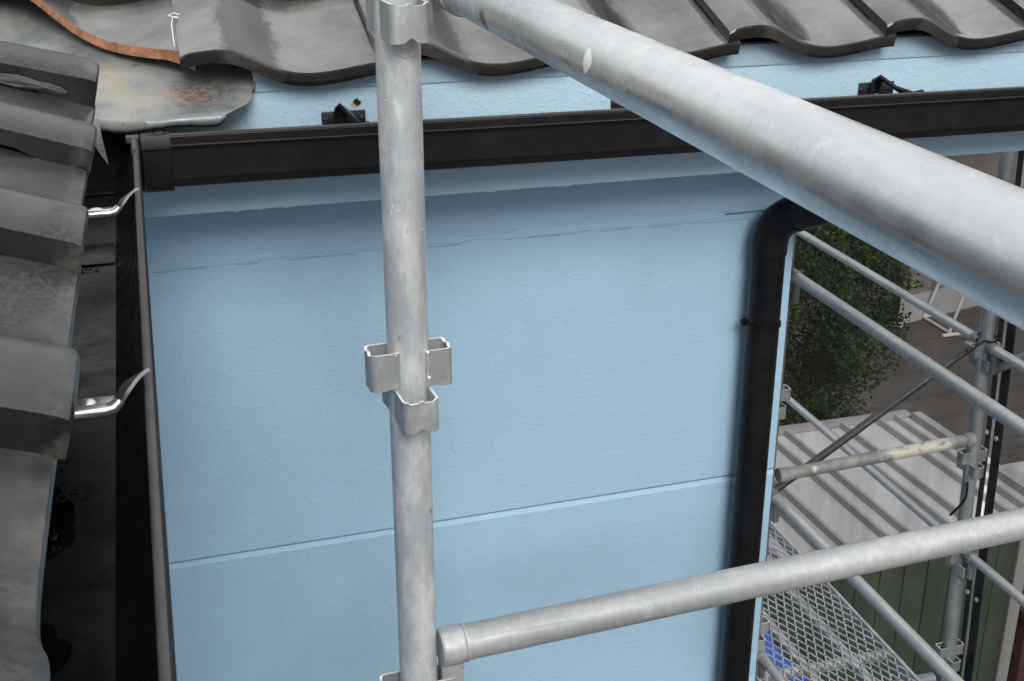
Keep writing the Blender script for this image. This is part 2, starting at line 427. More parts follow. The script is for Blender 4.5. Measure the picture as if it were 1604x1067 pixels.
# tiles cut along the valley, raw clay showing on the cut
M_clay = (lambda k: k.set(k.mix(k.ramp(k.noise(60, 5, .7), .35, .65), (.20, .085, .045), (.36, .17, .095)), .85, 0, k.bump(k.noise(140, 5), .6, .002)).m)(Mat('raw_red_clay'))
VP0 = Vector((.046, 1.832)); VN = Vector((.73, 1.0)).normalized()
for row in range(0, 4):
    for c_ in range(-1, -5, -1):
        ox, oy, oz = X0+c_*PIT, EY+row*.212, PANZ+row*(.212*.33+.022)
        bm = tile_bm()
        M = Matrix.Translation((ox, oy, oz)) @ Matrix.Rotation(SR, 4, 'X')
        bmesh.ops.transform(bm, matrix=M, verts=bm.verts[:])
        g = bmesh.ops.bisect_plane(bm, geom=bm.verts[:]+bm.edges[:]+bm.faces[:], plane_co=(VP0.x, VP0.y, 0), plane_no=(VN.x, VN.y, 0), clear_inner=True)
        cut = [e for e in g['geom_cut'] if isinstance(e, bmesh.types.BMEdge)]
        if not bm.faces: bm.free(); continue
        if cut:
            # chip the cut line a little, then cap it
            for v in {v for e in cut for v in e.verts}:
                v.co += Vector((VN.x, VN.y, 0))*.0022*noise.noise(v.co*90)
            fl = bmesh.ops.edgeloop_fill(bm, edges=cut)
            for f_ in fl['faces']: f_.material_index = 1
        bmesh.ops.transform(bm, matrix=M.inverted(), verts=bm.verts[:])
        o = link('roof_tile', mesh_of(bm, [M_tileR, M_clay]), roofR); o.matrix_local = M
        if row == 0 and c_ == -1: o['label'] = 'cut roof tile with raw reddish clay edge along the valley'
# second trim of wire twisted round the first tile's corner
M_wire = Mat('bright_tie_wire').set((.75, .75, .74), .3, .6).m
bm = bmesh.new(); wx, wy, wz = .0455, 1.883, -.254
add_path(bm, [(wx+.001, wy-.050, wz-.052), (wx-.001, wy-.03, wz-.022), (wx-.001, wy-.012, wz-.006), (wx+.002, wy, wz+.001), (wx+.010, wy+.001, wz+.002), (wx+.013, wy-.006, wz-.001), (wx+.004, wy-.008, wz+.002), (wx-.004, wy-.002, wz+.004), (wx+.003, wy+.006, wz+.006), (wx+.012, wy+.003, wz+.004), (wx+.016, wy-.004, wz-.003)], .0011, 6)
H('tie_wire', bm, M_wire, roofR)
# left-hand roof, rising to the left
SL = math.atan(.33); EX = -.0575; LZ = -.282
bm = bmesh.new()
add_prism(bm, [(-.13, -.308+.33*.085), (-4.2, -.308+.33*4.155), (-4.2, -.36+.33*4.155), (-.13, -.345)], 'Y', -2.0, 1.42)
roofL = H('roof', bm, M_dark, smooth=0)
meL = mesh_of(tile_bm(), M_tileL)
LP = .2665
for row in range(3):
    for c_ in range(-8, 4):
        if row and c_ < -2: continue
        if row == 0 and c_ > 2: continue
        ox = EX-row*.212; oz = LZ+row*(.212*.33+.022)
        place(meL, roofL, (ox, .556+(c_)*LP, oz), R(90), SL, 1)
# last narrow tile at the valley with a rounded corner
def rf(x):
    r_ = .034; w = .086
    return 0. if x < w-r_ else r_-math.sqrt(max(0, r_*r_-(x-(w-r_))**2))
capp = [p for p in PROF if p[0] < .05]+[(.054, .0425), (.060, .0423), (.066, .042), (.072, .0415), (.077, .041), (.081, .040), (.084, .038), (.086, .034)]
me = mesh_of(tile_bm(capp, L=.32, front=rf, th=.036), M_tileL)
capt = place(me, roofL, (EX+.004, 1.358, LZ+.008), R(90), SL*.78)
capt['label'] = 'narrow end tile with rounded corner beside the valley'
M_mortar = Mat('grey_mortar'); M_mortar = M_mortar.set((.055, .056, .06), .8, 0, M_mortar.bump(M_mortar.noise(80, 4), .4, .003)).m
bm = bmesh.new(); bmesh.ops.create_icosphere(bm, subdivisions=3, radius=1)
for v in bm.verts:
    c0 = v.co.copy(); v.co = Vector((-.125+c0.x*.050, 1.355+c0.y*.005, -.238+c0.z*.0055*(1+.5*noise.noise((c0.x*3, 2, 5)))-c0.x*.014)) + c0*.003*noise.noise(c0*3)
H('mortar_smear', bm, M_mortar, roofL)

# ------------------------------------------------------------------ valley flashing
k = Mat('weathered_zinc_flashing')
c = k.mix(k.ramp(k.noise(6, 5, .6, dist=.4), .38, .62), (.15, .17, .178), (.29, .295, .28))
c = k.mix(k.math('MULTIPLY', k.ramp(k.noise(7.5, 4, .6), .50, .64), .6), c, (.33, .305, .225))
c = k.mix(k.math('MULTIPLY', k.ramp(k.noise(22, 5, .7), .56, .70), .4), c, (.13, .13, .11))
pm = k.math('MULTIPLY', k.spot((.066, 1.785, -.345), .020, .9, 1.0, 60), k.ramp(k.noise(150, 3, .7), .45, .55))
c = k.mix(pm, c, (.40, .22, .15))
pm = k.math('MULTIPLY', k.spot((.030, 1.80, -.338), .017, .9, 1.0, 70), k.ramp(k.noise(170, 3, .7), .50, .58))
c = k.mix(pm, c, (.38, .23, .16))
c = k.mix(k.math('MULTIPLY', k.math('MAXIMUM', k.ramp(k.noise(45, 6, .75, dist=.5), .60, .72), k.math('MULTIPLY', k.spot((.075, 1.80, -.345), .045, 1., 1., 50), k.ramp(k.noise(110, 4, .7), .40, .60))), .75), c, (.10, .085, .065))
k.set(c, k.ramp(k.noise(20, 4), .3, .7, .35, .6), .35, k.bump(k.noise(9, 4), .35, .006)); M_flash = k.m
def zr_(x, y): return -.3525+.345*(y-1.775)
def zl_(x, y): return -.3660+.33*(-.0465-x)
def zv(x, y):
    a, b = zr_(x, y), zl_(x, y); kk = .020
    h = max(kk-abs(a-b), 0)/kk
    return max(a, b)+h*h*kk*.25
bm = bmesh.new(); NU, NV = 44, 40; grid = []
for j in range(NV+1):
    t = j/NV; row = []
    for i in range(NU+1):
        s = i/NU                                   # across the valley: 0 left wing, 1 right wing
        front = 1.728+.008*s+.003*math.sin(s*9)
        d = t**1.25*.95
        xa, xb = -.235-d*.97, .100+.040*min(1, d/.030)+.012*min(1, max(0, d-.05)/.03)-max(0., d-.16)*.75
        x = xa+(xb-xa)*s; y = front+d
        z = zv(x, y)+.0035*noise.noise((x*7, y*7, 3))*(1 if t > .02 else .6)
        row.append(bm.verts.new((x, y, z)))
    grid.append(row)
for j in range(NV):
    for i in range(NU): bm.faces.new((grid[j][i], grid[j][i+1], grid[j+1][i+1], grid[j+1][i]))
# turned-down lip at the front of the right wing
prev = None; rnd = random.Random(12)
for i in range(NU+1):
    v = grid[0][i]; s = i/NU
    dz = (.011+.003*math.sin(s*14)+.002*rnd.random())*max(0, min(1, (s-.30)/.10))*max(.0, min(1, (1-s)/.03))
    a = bm.verts.new(v.co+Vector((.004*(rnd.random()-.5), -.0015, -dz*.5-.001))); b = bm.verts.new(v.co+Vector((.004*(rnd.random()-.5), -.001+.003, -dz-.0015)))
    if prev:
        bm.faces.new((prev[0], v, a, prev[1])); bm.faces.new((prev[1], a, b, prev[2]))
    prev = (v, a, b)
fl = H('valley_flashing', bm, M_flash, smooth=60)
sm = fl.modifiers.new('sheet', 'SOLIDIFY'); sm.thickness = .0012; sm.offset = -1
bm = bmesh.new()     # torn strip hanging into the gutter
P = [(-.062, 1.700, -.352), (-.076, 1.703, -.350), (-.074, 1.700, -.378), (-.061, 1.697, -.374), (-.066, 1.698, -.396), (-.058, 1.694, -.398), (-.0565, 1.692, -.411)]
V = [bm.verts.new(p) for p in P]
bm.faces.new((V[0], V[1], V[2], V[3])); bm.faces.new((V[3], V[2], V[4], V[5])); bm.faces.new((V[5], V[4], V[6]))
fp = H('flashing_strip', bm, M_flash, fl, smooth=0); sm = fp.modifiers.new('sheet', 'SOLIDIFY'); sm.thickness = .001

# ------------------------------------------------------------------ gutters
gutR = thing('roof_gutter', 'straight dark brown gutter along the blue fascia under the tiles', 'gutter', 'eave gutters', (0, 1.75, -.45))
def G(name, bm, m, root, parent=None, smooth=30):
    o = obj(name, bm, m, parent or root, smooth)
    if parent is None: part_at(o)
    return o
gy = 1.700
prof = [(gy+.012, -.383), (gy+.0115, -.3795), (gy+.001, -.3805), (gy, -.382), (gy, -.3915), (gy-.0035, -.3925), (gy-.003, -.3945), (gy+.006, -.396), (gy+.0065, -.4395), (gy+.009, -.4435), (gy+.011, -.4515), (gy+.016, -.4535), (gy+.095, -.4535), (gy+.102, -.448), (gy+.106, -.412)]
bm = bmesh.new(); add_prism(bm, thick(prof, .0018), 'X', -.012, 2.6)
for v in bm.verts: v.co.z += (v.co.x-.02)*(-.0055)      # fall of the gutter
tr = G('trough', bm, M_gut, gutR)
bm = bmesh.new(); add_box(bm, (.0225, gy+.0006, -.3800), (2.6, gy+.0112, -.3790), .0003)
for v in bm.verts: v.co.z += (v.co.x-.02)*(-.0055)
G('rim', bm, M_rim, gutR)
bm = bmesh.new(); add_prism(bm, [(gy-.0042, -.3921), (gy-.0042, -.3929), (gy-.002, -.3929), (gy-.002, -.3921)], 'X', .0225, 2.6)
for v in bm.verts: v.co.z += (v.co.x-.02)*(-.0055)
G('bead', bm, M_rim, gutR)
# corner joint sleeve
prj = [(gy+.014, -.385), (gy+.0135, -.3775), (gy-.0010, -.3785), (gy-.005, -.391), (gy-.0055, -.396), (gy-.001, -.3985), (gy-.0005, -.441), (gy+.004, -.452), (gy+.010, -.457), (gy+.10, -.457), (gy+.105, -.45), (gy+.109, -.412)]
bm = bmesh.new(); add_prism(bm, thick(prj, .0016), 'X', -.0135, .0235); js = G('joint_sleeve', bm, M_gut, gutR)
bm = bmesh.new(); add_tube(bm, (.011, gy+.008, -.379), (.011, gy+.008, -.3765), .009, 14, .007); G('clip', bm, M_gut, gutR, js)
bm = bmesh.new(); add_box(bm, (-.1335, gy-.002, -.4525), (-.0140, gy+.104, -.4490)); add_box(bm, (-.1335, gy+.1045, -.4525), (-.0140, gy+.1065, -.3790)); add_box(bm, (-.1360, gy-.002, -.4525), (-.1336, gy+.1065, -.3790))
G('corner_pan', bm, M_gutin, gutR, smooth=0)
# brackets screwed to the fascia
def fascia_bracket(x, lab):
    t = thing('gutter_bracket', lab, 'bracket', 'brackets on the fascia', (x, FY, -.4000-.0040*x))
    bm = bmesh.new(); add_box(bm, (-.032, -.0035, -.022), (.032, -.0005, .016), .0012); obj('plate', bm, M_black, t)
    for sx in (-.026, .026):
        bm = bmesh.new(); add_tube(bm, (sx, -.0052, .007), (sx, -.0030, .007), .0035, 10, .0042)
        obj('screw', bm, M_screw, t)
    bm = bmesh.new()
    add_path(bm, [(-.006, -.004, .002), (-.005, -.012, .020), (-.003, -.022, .0255), (.010, -.050, .012), (.020, -.085, .008), (.024, -.106, .0150)], 0, flat=(.019, .004))
    obj('strap', bm, M_black, t)
    bm = bmesh.new(); bmesh.ops.create_uvsphere(bm, u_segments=10, v_segments=6, radius=.004, matrix=Matrix.Translation((-.004, -.010, -.004))); obj('rivet', bm, M_screw, t)
    return t
fascia_bracket(.272, 'black gutter bracket on the fascia left of the upright post')
fascia_bracket(.717, 'black gutter bracket mostly hidden by the diagonal pipe')
fascia_bracket(1.145, 'black gutter bracket on the fascia above the diagonal pipe at right')
# left gutter, seen from above
gutL = thing('roof_gutter', 'black gutter seen from above beside the weathered left roof tiles', 'gutter', 'eave gutters', (-.07, 1.0, -.45))
prof = [(-.0245, -.3850), (-.0238, -.3815), (-.0170, -.3815), (-.0155, -.3835), (-.0155, -.3925), (-.0185, -.396), (-.0215, -.4370), (-.027, -.4500), (-.034, -.4530), (-.122, -.4530), (-.128, -.447), (-.133, -.372)]
inn = [(-.0245, -.3850), (-.0275, -.396), (-.0385, -.4350), (-.0515, -.4490), (-.121, -.4505), (-.1265, -.446), (-.131, -.372)]
bm = bmesh.new(); add_prism(bm, prof[:]+inn[::-1][:-1], 'Y', -1.6, gy+.1)
G('trough', bm, M_gutin, gutL)
bm = bmesh.new(); add_box(bm, (-.0232, -1.6, -.3814), (-.0178, gy+.004, -.3806), .0003); G('rim', bm, M_rim, gutL)
bm = bmesh.new(); add_box(bm, (-.032, gy-.001, -.387), (-.0148, gy+.010, -.3775), .0015); G('corner_clip', bm, M_rim, gutL)
bm = bmesh.new(); add_tube(bm, (-.0215, gy-.07, -.3835), (-.0215, gy+.0, -.3815), .0045, 12); G('bead_end', bm, M_rim, gutL)
bm = bmesh.new(); add_box(bm, (-.128, gy-.02, -.4480), (-.052, gy+.02, -.4455), .001); G('joint_plate', bm, M_gutin, gutL)
for yy in (1.36,):
    bm = bmesh.new(); add_box(bm, (-.118, yy+.030, -.4488), (-.0525, yy+.105, -.4470), .0006); G('joint_plate', bm, M_gutin, gutL)
# puddles left by the rain
M_water = Mat('rain_puddle').set((.004, .004, .005), .015, 0).m
def puddle(cx_, cy_, sx, sy, seed):
    bm = bmesh.new(); vs = []
    for a in range(48):
        t = a/48*2*math.pi; rr_ = 1+.30*noise.noise((math.cos(t)*1.6+seed, math.sin(t)*1.6, seed))+.10*noise.noise((math.cos(t)*6, math.sin(t)*6+seed, 0))
        vs.append(bm.verts.new((max(-.119, cx_+math.cos(t)*sx*rr_), cy_+math.sin(t)*sy*rr_, -.4489)))
    bm.faces.new(vs); G('puddle', bm, M_water, gutL, smooth=0)
puddle(-.0945, .825, .016, .045, 1.3); puddle(-.098, .66, .020, .034, 5.1)
# strap hangers bridging the gutter
M_emb = plastic('embossed_plate', (.0070, .0072, .0080), .36, .1, .25)
def hanger(y, lab):
    t = thing('gutter_hanger', lab, 'hanger', 'strap hangers inside the left gutter', (-.07, y, -.40))
    bm = bmesh.new(); add_path(bm, [(-.055, -.004, .010), (.018, .000, .008), (.024, .001, .009), (.0285, .003, .013)], [.0052, .0052, .005, .0042], 12); obj('rod', bm, M_chrome, t)
    bm = bmesh.new(); add_box(bm, (-.020, .006, .002), (.028, .027, .008), .0016); obj('strap', bm, M_strap, t)
    bm = bmesh.new()
    vsl = []
    for i in range(9):
        a = i/8; ang = a*math.pi*.62
        x = .026+.020*a; z = .004+.013*math.sin(ang)+.006*a
        vsl.append((x-.002, .0125+.014*a*a, z))
    add_path(bm, vsl, 0, flat=(.021, .0028)); obj('hook', bm, M_strap, t)
    bm = bmesh.new(); bmesh.ops.create_uvsphere(bm, u_segments=16, v_segments=8, radius=1)
    for v in bm.verts: v.co = Vector((.004+v.co.x*.0080, .0165+v.co.y*.0070, .0080+max(0, v.co.z)*.0030))
    obj('rivet', bm, M_chrome, t)
    for i in range(3):
        bm = bmesh.new(); add_tube(bm, (-.034+i*.0048, .010, .006), (-.034+i*.0048, .003, .009), .0017, 8); obj('thread', bm, M_chrome, t)
    bm = bmesh.new(); add_tube(bm, (-.037, .030, .004), (-.037, .030, .009), .008, 14, .006); obj('nut', bm, M_black, t)
    cu = bpy.data.curves.new('lettering', 'FONT'); cu.body = 'OTIS'; cu.size = .0125; cu.extrude = .0006; cu.align_x = 'CENTER'
    tmp = bpy.data.objects.new('lettering', cu); COL.objects.link(tmp)
    dg = bpy.context.evaluated_depsgraph_get(); me = bpy.data.meshes.new_from_object(tmp.evaluated_get(dg)); bpy.data.objects.remove(tmp)
    me.materials.append(M_emb); lo = link('lettering', me, t); lo.location = (-.011, -.0235, -.0492); lo.scale = (.9, 1.35, 1)
    return t
hanger(.874, 'shiny strap hanger inside the gutter, nearer the bottom left corner')
hanger(1.392, 'shiny strap hanger inside the gutter, farther and smaller one')

# ------------------------------------------------------------------ downspout
dsp = thing('downspout', 'round dark downspout with elbow at the right end of the blue wall', 'downspout', loc=(1.038, 1.9365, GZ))
DX, DY, DR = 1.038, 1.9365, .0305
bm = bmesh.new(); add_tube(bm, (DX, DY, GZ), (DX, DY, -.694), DR, 36); G('pipe', bm, M_pipe, dsp)
pts = [(DX, DY, -.708), (DX, DY, -.694)]
C0 = Vector((DX, DY, -.647)); dirx = Vector((.42, -.72, .36)).normalized()
for i in range(1, 11):
    a = i/10
    p = (1-a)**2*Vector((DX, DY, -.694))+2*a*(1-a)*C0+a*a*(C0+dirx*.056)
    pts.append(tuple(p))
bm = bmesh.new(); add_path(bm, pts, [DR+.0022]*len(pts), 32); G('elbow', bm, M_pipe, dsp)
e = C0+dirx*.056
bm = bmesh.new(); add_path(bm, [e-dirx*.01, e+dirx*.12, Vector((1.118, 1.782, -.540)), Vector((1.124, 1.760, -.495)), Vector((1.124, 1.755, -.452))], DR, 28); G('offset_pipe', bm, M_pipe, dsp)
bm = bmesh.new()
add_tube(bm, (DX, DY, -.8455), (DX, DY, -.8390), DR+.0028, 36)
for s_ in (-1, 1): add_box(bm, (DX+s_*(DR+.004)-.004, DY+.006, -.8475), (DX+s_*(DR+.004)+.003, DY+.015, -.8370), .001)
cl = G('clamp_band', bm, M_pipe, dsp)
bm = bmesh.new(); add_box(bm, (DX-.008, DY+.020, -.850), (DX+.008, WY+.001, -.834)); G('stand_off', bm, M_black, dsp, cl, 0)
bm = bmesh.new(); add_tube(bm, (DX, DY, -2.2665), (DX, DY, -2.2595), DR+.0028, 36); G('clamp_band', bm, M_pipe, dsp)

# ------------------------------------------------------------------ near scaffold: post, rails
def pocket_bm(w=.043, d=.036, h=.040, t=.0032, notch=True):
    """U-shaped wedge pocket opening upward; wall behind it is at y=0, the pocket stands out towards -y"""
    bm = bmesh.new(); rc = .008
    def outline(off):
        x0, x1, yf = -w/2+off, w/2-off, -d+off; r_ = max(.001, rc-off); pts = [(x0, .012)]
        pts += [(x0+r_-r_*math.cos(a), yf+r_-r_*math.sin(a)) for a in [i*math.pi/8 for i in range(5)]]
        pts += [(x1-r_+r_*math.sin(a), yf+r_-r_*math.cos(a)) for a in [i*math.pi/8 for i in range(5)]]
        pts += [(x1, .012)]; return pts
    O, I = outline(0), outline(t); n = len(O)
    def zb(x, y):
        z = -h
        if notch and y < -d*.5: z += .0055*math.exp(-(x/.005)**2)
        if y > -d*.35: z += .004
        return z
    # extra columns on the front so the notch shows
    def dens(P):
        out = []
        for i in range(len(P)-1):
            m = 12 if i == 5 else 1
            for k_ in range(m): out.append((P[i][0]+(P[i+1][0]-P[i][0])*k_/m, P[i][1]+(P[i+1][1]-P[i][1])*k_/m))
        return out+[P[-1]]
    O, I = dens(O), dens(I); n = len(O)
    def zt(x, y): return -.0022 if (y < -d*.8 and .004 < abs(x) < .0135) else 0.
    ot = [bm.verts.new((x, y, zt(x, y))) for x, y in O]; ob = [bm.verts.new((x, y, zb(x, y))) for x, y in O]
    it = [bm.verts.new((x, y, zt(x, y))) for x, y in I]; ib = [bm.verts.new((x, y, zb(x, y))) for x, y in I]
    for i in range(n-1):
        bm.faces.new((ot[i], ob[i], ob[i+1], ot[i+1])); bm.faces.new((it[i], it[i+1], ib[i+1], ib[i]))
        f_ = bm.faces.new((ot[i], ot[i+1], it[i+1], it[i])); f_.material_index = 1
        bm.faces.new((ob[i], ib[i], ib[i+1], ob[i+1]))
    for i in (0, n-1): bm.faces.new((ot[i], it[i], ib[i], ob[i]))
    return bm
meP = mesh_of(pocket_bm(), [M_plate, M_edge], 'wedge_pocket')
meP2 = mesh_of(pocket_bm(.038, .031, .046, notch=False), [M_plate, M_edge], 'wedge_pocket')
PX, PY, PR = .262, 1.340, .0243
post = thing('scaffold_post', 'thick galvanised scaffold post standing upright in front of the blue wall', 'scaffold post', loc=(PX, PY, GZ))
bm = bmesh.new(); add_tube(bm, (PX, PY, GZ), (PX, PY, .45), PR, 40)
# fine seam line
G('tube', bm, M_galv, post)
bm = bmesh.new(); add_tube(bm, (PX, PY, -.665), (PX, PY, -.640), PR-.0001, 40, PR+.0006); 
bm.free()
def pocket(root, x, y, z, rz, me, sc=1.):
    o = link('wedge_pocket', me, root); 
    o.matrix_parent_inverse = root.matrix_basis.inverted()
    o.matrix_basis = Matrix.Translation((x, y, z)) @ Matrix.Rotation(rz, 4, 'Z') @ Matrix.Translation((0, -(PR-.006)*sc, 0)) @ Matrix.Scale(sc, 4); return o
for zf_, zs_ in ((-.168, -.105), (-.611, -.563), (-1.075, -1.028), (-1.52, -1.47)):
    pocket(post, PX, PY, zf_, R(4), meP)
    pocket(post, PX, PY, zs_, R(-86), meP2)
    pocket(post, PX, PY, zs_-.002, R(94), meP2)
    pocket(post, PX, PY, zf_, R(184), meP)
# weld beads where the side pockets meet the tube
bm = bmesh.new()
for sx, zz in ((-.018, -.565), (.0195, -.566), (.0205, -.598)):
    g = bmesh.ops.create_icosphere(bm, subdivisions=2, radius=.0042 if zz > -.56 else .0022)
    for v in g['verts']: v.co += Vector((PX+sx, PY-.0185, zz))
G('weld_bead', bm, M_edge, post)['kind'] = 'stuff'
bm = bmesh.new()
for sx in (-1, 1):
    for zc in (-.563, -1.028):
        add_path(bm, [(PX+sx*(.0195+.0006*noise.noise((i*1.3, sx, zc))), PY-.0165, zc-.002-.042*i/9) for i in range(10)], [.0016+.0009*abs(noise.noise((i*2.1, sx*3, zc))) for i in range(10)], 7)
G('weld_seam', bm, M_plate, post)['kind'] = 'stuff'
# pressed locking dimple under the top pocket
bm = bmesh.new(); nseg = 28
def cyl(px_, pz_, lift):
    a = px_/PR; return Vector((PX+math.sin(a)*(PR+lift), PY-math.cos(a)*(PR+lift), pz_))
ring = []
for rr_, lf in ((.0135, .0), (.0130, .0013), (.0118, .0013), (.0108, .0003), (.006, .0006)):
    ring.append([bm.verts.new(cyl(.004+rr_*math.cos(a*2*math.pi/nseg), -.214+rr_*math.sin(a*2*math.pi/nseg), lf+.0004)) for a in range(nseg)])
for A, B in zip(ring, ring[1:]):
    for i in range(nseg): bm.faces.new((A[i], A[(i+1) % nseg], B[(i+1) % nseg], B[i]))
bm.faces.new(ring[-1]); G('dimple', bm, M_plate, post)
# zinc drips on the tube
bm = bmesh.new(); rnd = random.Random(21)
for i in range(9):
    a = rnd.uniform(-1.1, .9); z = rnd.choice((-.27, -.33, -.36, -.40, -.245))+rnd.uniform(-.02, .02); rr_ = rnd.uniform(.0004, .0010)
    g = bmesh.ops.create_icosphere(bm, subdivisions=1, radius=rr_)
    for v in g['verts']: v.co = Vector((v.co.x, v.co.y, v.co.z*1.3))+Vector((PX+math.sin(a)*PR, PY-math.cos(a)*PR, z))
G('zinc_drip', bm, M_edge, post)['kind'] = 'stuff'

# diagonal-looking near pipe: runs level towards the camera on the right
rail = thing('scaffold_pipe', 'large pale galvanised pipe crossing the picture from top centre to the right edge', 'scaffold pipe', loc=(.323, .6, -.157))
bm = bmesh.new(); add_tube(bm, (.323, -.45, -.157), (.323, 1.335, -.157), .0243, 72); G('tube', bm, M_galv2, rail)
bm = bmesh.new(); add_tube(bm, (.323, 1.29, -.157), (.323, 1.352, -.157), .0275, 36); G('end_fitting', bm, M_plate, rail)
bm = bmesh.new(); add_box(bm, (.282, 1.330, -.205), (.300, 1.346, -.120), .003); G('wedge_blade', bm, M_plate, rail)
# bare crescent scratch
bm = bmesh.new(); top, bot = [], []
for i in range(13):
    t = i/12; ang = R(154-90)+R(-30)*0
    th = R(150)+(R(197)-R(150))*t                    # position round the tube, measured from +X over the top
    wv = math.sin(t*math.pi)*.017
    y0 = .846-.012*math.sin(t*math.pi)+.004*t
    p = lambda y_: bm.verts.new((.323+math.cos(th)*.02445, y_, -.157+math.sin(th)*.02445))
    top.append(p(y0-wv*.15)); bot.append(p(y0+wv*.85))
for i in range(12): bm.faces.new((top[i], top[i+1], bot[i+1], bot[i]))
G('scratch', bm, M_white, rail, smooth=0)

# lower rail with wedge end
low = thing('scaffold_rail', 'galvanised rail wedged into the upright post at the bottom, running right', 'scaffold rail', loc=(.318, 1.34, -.989))
a0 = Vector((.300, 1.339, -.989)); dl = Vector((1.218-.318, .055, .002)).normalized()
bm = bmesh.new(); add_tube(bm, a0+dl*.02, a0+dl*1.80, .0236, 48); G('tube', bm, M_galv3, low)
bm = bmesh.new()
q = dl.to_track_quat('Z', 'Y').to_matrix()
rings = []
for (s_, rr_) in ((-.010, .0235), (-.008, .0250), (-.002, .0258), (.014, .0258), (.0195, .0252), (.021, .0240), (.0225, .0252), (.0255, .0252), (.0265, .0237)):
    rings.append([bm.verts.new(a0+dl*s_+q @ Vector((math.cos(i*2*math.pi/36)*rr_, math.sin(i*2*math.pi/36)*rr_, 0))) for i in range(36)])
for A, B in zip(rings, rings[1:]):
    for i in range(36): bm.faces.new((A[i], A[(i+1) % 36], B[(i+1) % 36], B[i]))
bm.faces.new(rings[0][::-1]); bm.faces.new(rings[-1])
ff = G('end_fitting', bm, M_galv3, low)
bm = bmesh.new()
P2 = [(-.0095, -.004), (.022, -.010), (.0205, -.026), (.0165, -.036), (.0150, -.085), (.0125, -.135), (-.0075, -.135), (-.0092, -.05)]
A = [bm.verts.new(a0+dl*s_+Vector((0, -.0145, z))) for s_, z in P2]; B = [bm.verts.new(a0+dl*s_+Vector((0, .0145, z))) for s_, z in P2]
bm.faces.new(A); bm.faces.new(B[::-1])
for i in range(len(P2)): bm.faces.new((A[i], A[(i+1) % 8], B[(i+1) % 8], B[i]))
bmesh.ops.bevel(bm, geom=bm.edges[:], offset=.003, segments=2, affect='EDGES')
G('wedge_blade', bm, M_galv3, low)
#PART2
# ------------------------------------------------------------------ scaffold along the right side of the house
OX = 2.66; IX = 1.89
meQ = mesh_of(pocket_bm(.040, .034, .042, .003, False), [M_galvd, M_edge], 'wedge_pocket')
def far_post(name_label, base, topz, tilt, zs):
    t = thing('scaffold_post', name_label, 'scaffold post', 'posts of the side scaffold', base)
    bm = bmesh.new(); p0 = Vector(base); p1 = Vector((base[0], base[1]+tilt*(topz-base[2]), topz))
    add_tube(bm, p0, p1, .0243, 28); G('tube', bm, M_galvd, t)
    for z in zs:
        y = base[1]+tilt*(z-base[2])
        for i_, rz in enumerate((3, 93, 183, 273)):
            pocket(t, base[0], y, z-(.045 if i_ % 2 == 0 else 0), R(rz), meQ)
    return t
far_post('grey scaffold post at the far right with black net tied to it', (OX, 3.385-.0517*(5.6-1.529), GZ), -.30, .0517,
         [-.45, -.85, -1.245, -1.64, -2.035, -2.43, -2.825, -3.22, -4.0])
far_post('scaffold post almost hidden behind the corner of the blue wall', (IX-.026, 3.36, GZ), -.30, 0., [-.80, -1.70, -2.60, -3.2])
def level_rail(label, x, z, y0, y1, rad=.018, end=True, m=None):
    t = thing('scaffold_rail', label, 'scaffold rail', 'level rails of the side scaffold', (x, y0, z))
    bm = bmesh.new(); add_tube(bm, (x, y0, z), (x, y1, z), rad, 28); G('tube', bm, m or M_galvf, t)
    for ye, sg in ((y0, 1), (y1, -1)):
        bm = bmesh.new(); add_tube(bm, (x, ye-sg*.004, z), (x, ye+sg*.034, z), rad+.004, 24, rad+.002); ef = G('end_fitting', bm, M_galvd, t)
        bm = bmesh.new(); add_box(bm, (x-.010, ye-sg*.002-.010, z-.085), (x+.010, ye-sg*.002+.010, z-.005), .002); G('wedge_blade', bm, M_galvd, t)
    return t
M_galvf = galvanised('galvanised_side_rail', (.56, .57, .56), (.42, .435, .435), .45, .42, streak=(1, .2, 1), dirt=.5)
rad_dir = lambda deg: 1/math.tan(R(deg))
level_rail('thin rail, topmost of the side scaffold, from the wall to the far post', OX, -OX*rad_dir(58.37), 3.41, 5.20, .0165)
level_rail('thin bright rail leaving the far post towards the right edge', OX, -OX*rad_dir(58.33), 3.32, 1.52, .0165)
level_rail('second rail from the top, leaving the wall corner and passing before the far post', IX, -IX*rad_dir(55.28), 3.33, 1.54, .0185)
level_rail('grey rail crossing in front of the metal roof, ending at the far post', OX, -OX*rad_dir(47.69), 3.38, 5.20, .0165)
level_rail('grey rail at lower right, between far post and right edge', OX, -OX*rad_dir(47.67), 3.27, 1.48, .0165)
level_rail('thick lower rail beside the mesh walkway', IX, -IX*rad_dir(42.03), 3.33, 1.54, .0195)
level_rail('lowest rail, just showing beside the wall at the bottom edge', IX, -IX*rad_dir(34.65), 3.33, 1.54, .0175)
